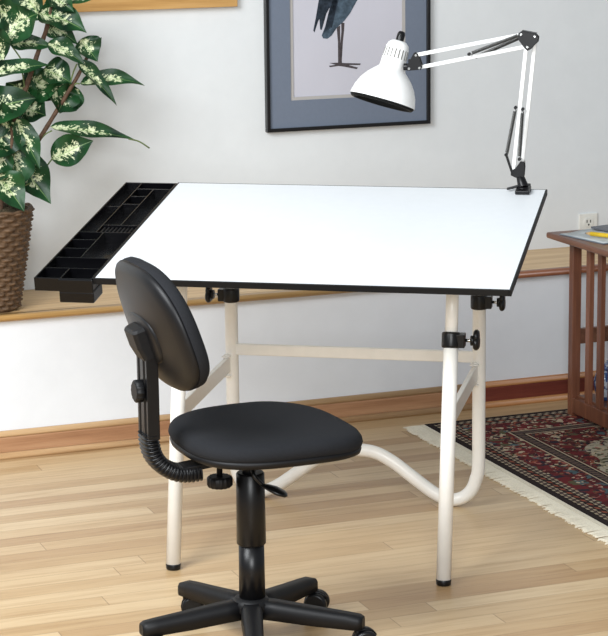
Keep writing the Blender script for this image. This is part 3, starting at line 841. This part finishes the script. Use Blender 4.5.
# ------------------------------------------------------------------ potted plant on the ledge
BXc, BYc, BZc = 1.391, 6.152, .4155
plant = thing('potted_plant', 'leafy variegated dumb cane plant in a brown wicker basket on the ledge', 'plant', (BXc, BYc, BZc))
Hb, rb0, rb1 = .288, .076, .124
bm = new(); rows, per, nt = 20, 6, 180
rings = []
for i in range(rows*per + 1):
    q = i/(rows*per); row = min(rows-1, i//per); ph = (i % per)/per if i < rows*per else 0
    r0 = rb0 + (rb1-rb0)*q
    bulge = math.sin(PI*ph)
    ring = []
    for j in range(nt):
        th = 2*PI*j/nt
        wv = math.cos(15*th + PI*(row % 2))
        ring.append(V((r0 + bulge*(.0055 + .0055*wv))*math.cos(th), (r0 + bulge*(.0055 + .0055*wv))*math.sin(th), .004 + Hb*q))
    rings.append(ring)
loft(bm, rings, cap=False)
lathe(bm, [(.001, .0005), (rb0-.004, .0005), (rb0+.002, .006)], n=48)
lathe(bm, [(rb1, Hb), (rb1-.008, Hb+.004), (rb1-.012, Hb-.01), (rb1-.014, Hb-.06)], n=48)
obj('basket', bm, M['basket'], plant)
bm = new(); tube(bm, [V((rb1+.001)*math.cos(2*PI*i/60), (rb1+.001)*math.sin(2*PI*i/60), Hb+.003 + .002*math.sin(12*2*PI*i/60)) for i in range(61)], .0048, 10); obj('basket_rim', bm, M['basket'], plant)
bm = new(); random.seed(2)
rings = []
for r in (.114, .1, .08, .055, .03, .002):
    rings.append([V(r*math.cos(2*PI*j/40), r*math.sin(2*PI*j/40), Hb - .002 + .016*(1-(r/.114)**2) + random.uniform(-.004, .005)) for j in range(40)])
loft(bm, rings, cap=False); obj('moss', bm, M['moss'], plant)

# leaf positions are laid out on the plant's own upright plane: right, up (in hundredths of 2.9 mm), dy = nearer (-) or farther (+)
def pp(px, py, dy=0.0):
    s = (BYc-0.005+dy)/6.2
    x = (1.4610 + .00293*px - .0001*py)*s
    z = CAMH + (1.2895 - .0001*px - .00284*py - CAMH)*s
    return V(x - BXc, dy, z - BZc)
def leaf(bm, uvl, base, tip, w, dyb=0.0, dyt=0.0, face=.35, arch=.03, fold=.5, curl=0.0, sharp=1.0):
    """one blade from base to tip (plane coordinates), w = full width in the same units"""
    p0, p1 = pp(*base, dyb), pp(*tip, dyt)
    d = p1 - p0; ln = d.length; dn = d/ln
    toward = V(-.25, -.96, .1).normalized()
    side = dn.cross(toward).normalized(); nrm = side.cross(dn).normalized()
    if nrm.dot(toward) < 0: nrm = -nrm; side = -side
    wd = (side*math.cos(face) + nrm*math.sin(face)); nn = (nrm*math.cos(face) - side*math.sin(face))
    W = w*.00293*.61; nl, nw = 18, 10; ph = base[0]*.37 + tip[1]*.21
    upv = V(0, 0, 1)
    grid = []
    for i in range(nl+1):
        t = i/nl
        wid = W*min(1, (math.sin(PI*t**.72)**.85)*1.02) if 0 < t < 1 else 0.0
        if t > .75: wid *= 1 - .35*((t-.75)/.25)
        c = p0 + dn*(ln*t) + upv*(arch*4*t*(1-t)) + nn*(curl*(t*t-t))
        rowv = []
        for j in range(nw+1):
            u = j/nw*2 - 1
            off = wd*(wid*u) + nn*(-fold*wid*(1-abs(u)**1.3) + .22*wid*math.sin(10*t+2.2*u+ph)*abs(u))
            rowv.append((bm.verts.new(c + off), (j/nw, t)))
        grid.append(rowv)
    for i in range(nl):
        for j in range(nw):
            q = (grid[i][j], grid[i][j+1], grid[i+1][j+1], grid[i+1][j])
            f = bm.faces.new([a[0] for a in q]); f.smooth = True; f.material_index = 0
            for lp, a in zip(f.loops, q): lp[uvl].uv = a[1]
def petiole(bm, a, b, da, db, r=.0022):
    p0, p1 = pp(*a, da), pp(*b, db)
    m = (p0+p1)/2 + V(0, 0, .006)
    k0 = len(bm.faces)
    tube(bm, catmull([p0, m, p1], 5), r, 8)
    bm.faces.ensure_lookup_table()
    for f in bm.faces[k0:]: f.material_index = 1

STEMS = {
 'left': dict(path=[(-2, 214, -.01), (4, 170, -.01), (12, 130, -.005), (24, 93, 0), (37, 55, .0), (48, 22, .005), (54, -25, .01)], r=.0085,
  leaves=[((2, 40), (38, 14), 30, -.03, -.06, .3, .02), ((38, 12), (87, 33), 27, -.01, -.05, .5, .022), ((46, 30), (78, 45), 17, .0, .02, .3, .02),
          ((-14, 74), (50, 65), 15, -.07, -.04, .5, .012), ((-18, 112), (36, 98), 31, -.09, -.06, .3, .012), ((10, 43), (53, 47), 15, -.01, -.02, .45, .01),
          ((26, 92), (58, 78), 32, .02, .03, .3, .012), ((44, 4), (108, -5), 16, .0, -.03, .6, .012), ((40, 20), (4, -12), 26, .02, .02, .4, .02), ((20, 20), (-20, 22), 26, -.02, -.05, .4, .02),
          ((50, -5), (74, 12), 18, -.03, -.04, .3, .008), ((60, 30), (76, 16), 18, .03, .03, .4, .01),
          ((4, 60), (-22, 40), 30, -.02, -.05, .3, .02), ((30, 108), (6, 82), 30, .03, .03, .3, .01), ((22, 104), (46, 116), 28, .02, -.01, .3, .005)],
  pet=[((40, 48), (46, 30), 0, 0), ((30, 75), (10, 43), 0, -.01), ((25, 90), (20, 60), 0, -.02)]),
 'right': dict(path=[(12, 214, .01), (20, 180, .005), (33, 150, .0), (50, 122, .0), (66, 96, .0), (78, 76, .0), (88, 56, -.005)], r=.0072,
  leaves=[((80, 84), (147, 87), 15, -.01, -.03, .55, .024), ((47, 43), (86, 66), 17, -.03, -.05, .5, .016), ((78, 60), (118, 107), 13, -.045, -.06, .55, .014),
          ((50, 127), (137, 142), 15, -.01, -.03, .6, .012), ((51, 160), (94, 142), 25, -.03, -.04, .15, .004), ((66, 84), (60, 114), 30, .0, -.02, .4, .004), ((80, 90), (58, 113), 24, .01, -.03, .3, .006),
          ((82, 38), (98, 62), 22, -.01, -.03, .3, .008), ((91, 54), (102, 37), 8, .0, .0, .3, .0), ((44, 68), (72, 84), 26, .02, -.01, .4, .012), ((34, 76), (62, 100), 30, .03, .01, .3, .006)],
  pet=[((72, 88), (80, 84), 0, -.01), ((38, 143), (52, 131), 0, -.01), ((36, 186), (52, 160), .0, -.03), ((70, 85), (77, 64), 0, -.03), ((12, 200), (38, 184), .0, .0), ((130, 141), (152, 151), -.028, -.034)]),
 'front': dict(path=[(0, 214, -.05), (3, 190, -.055), (8, 165, -.055), (12, 140, -.05), (10, 118, -.04)], r=.0060,
  leaves=[((17, 118), (40, 170), 19, -.07, -.09, .35, .006), ((14, 150), (51, 206), 30, -.03, -.05, .3, .004), ((-2, 174), (24, 213), 27, -.10, -.12, .3, .012),
          ((14, 122), (-10, 160), 34, -.06, -.09, .3, .008), ((20, 140), (6, 196), 34, -.04, -.06, .25, .002), ((10, 128), (-18, 122), 30, -.06, -.09, .4, .014), ((8, 150), (-20, 186), 30, -.07, -.10, .3, .012), ((24, 110), (-8, 132), 34, -.03, -.02, .3, .01), ((16, 176), (-16, 206), 28, -.03, -.02, .3, .01)],
  pet=[((6, 200), (30, 184), -.04, -.04), ((12, 150), (14, 152), -.05, -.03)]),
}
for key, sd in STEMS.items():
    bm = new(); tube(bm, catmull([pp(a, b, c) for a, b, c in sd['path']], 8), sd['r'], 12, rfun=lambda t, r=sd['r']: r*(1.05 - .35*t)*(1 + .05*math.sin(t*70)))
    s = obj('stem', bm, M['stem'], plant)
    bm = new(); uvl = bm.loops.layers.uv.new('UVMap')
    for b_, t_, w, d0, d1, fc, ar in sd['leaves']:
        leaf(bm, uvl, b_, t_, w, d0, d1, fc, ar)
    for a, b, d0, d1 in sd['pet']: petiole(bm, a, b, d0, d1)
    obj('foliage', bm, [M['leaf'], M['petiole']], s)

# ------------------------------------------------------------------ light
def area(name, loc, target, size, power, col=(1, 1, 1)):
    ld = bpy.data.lights.new(name, 'AREA'); ld.shape = 'RECTANGLE'; ld.size, ld.size_y = size; ld.energy = power; ld.color = col
    o = bpy.data.objects.new(name, ld); C.objects.link(o); o.location = loc
    o.rotation_euler = (Vector(target) - Vector(loc)).to_track_quat('-Z', 'Y').to_euler(); return o
area('studio_softbox', (-.4, 3.7, 2.6), (1.9, 5.2, .5), (1.6, 1.6), 142, (.94, .975, 1))
area('front_softbox', (.4, 1.2, 1.8), (1.8, 5.2, .4), (1.4, 1.4), 98, (.95, .98, 1))
w = bpy.data.worlds.new('world'); sc.world = w; w.use_nodes = True
bg = w.node_tree.nodes['Background']; bg.inputs[0].default_value = (.86, .93, 1, 1); bg.inputs[1].default_value = .38

sc.view_settings.view_transform = 'Standard'; sc.view_settings.look = 'None'
sc.view_settings.exposure = 0.0; sc.view_settings.gamma = 1.0; sc.view_settings.use_curve_mapping = False
sc.cycles.use_denoising = True
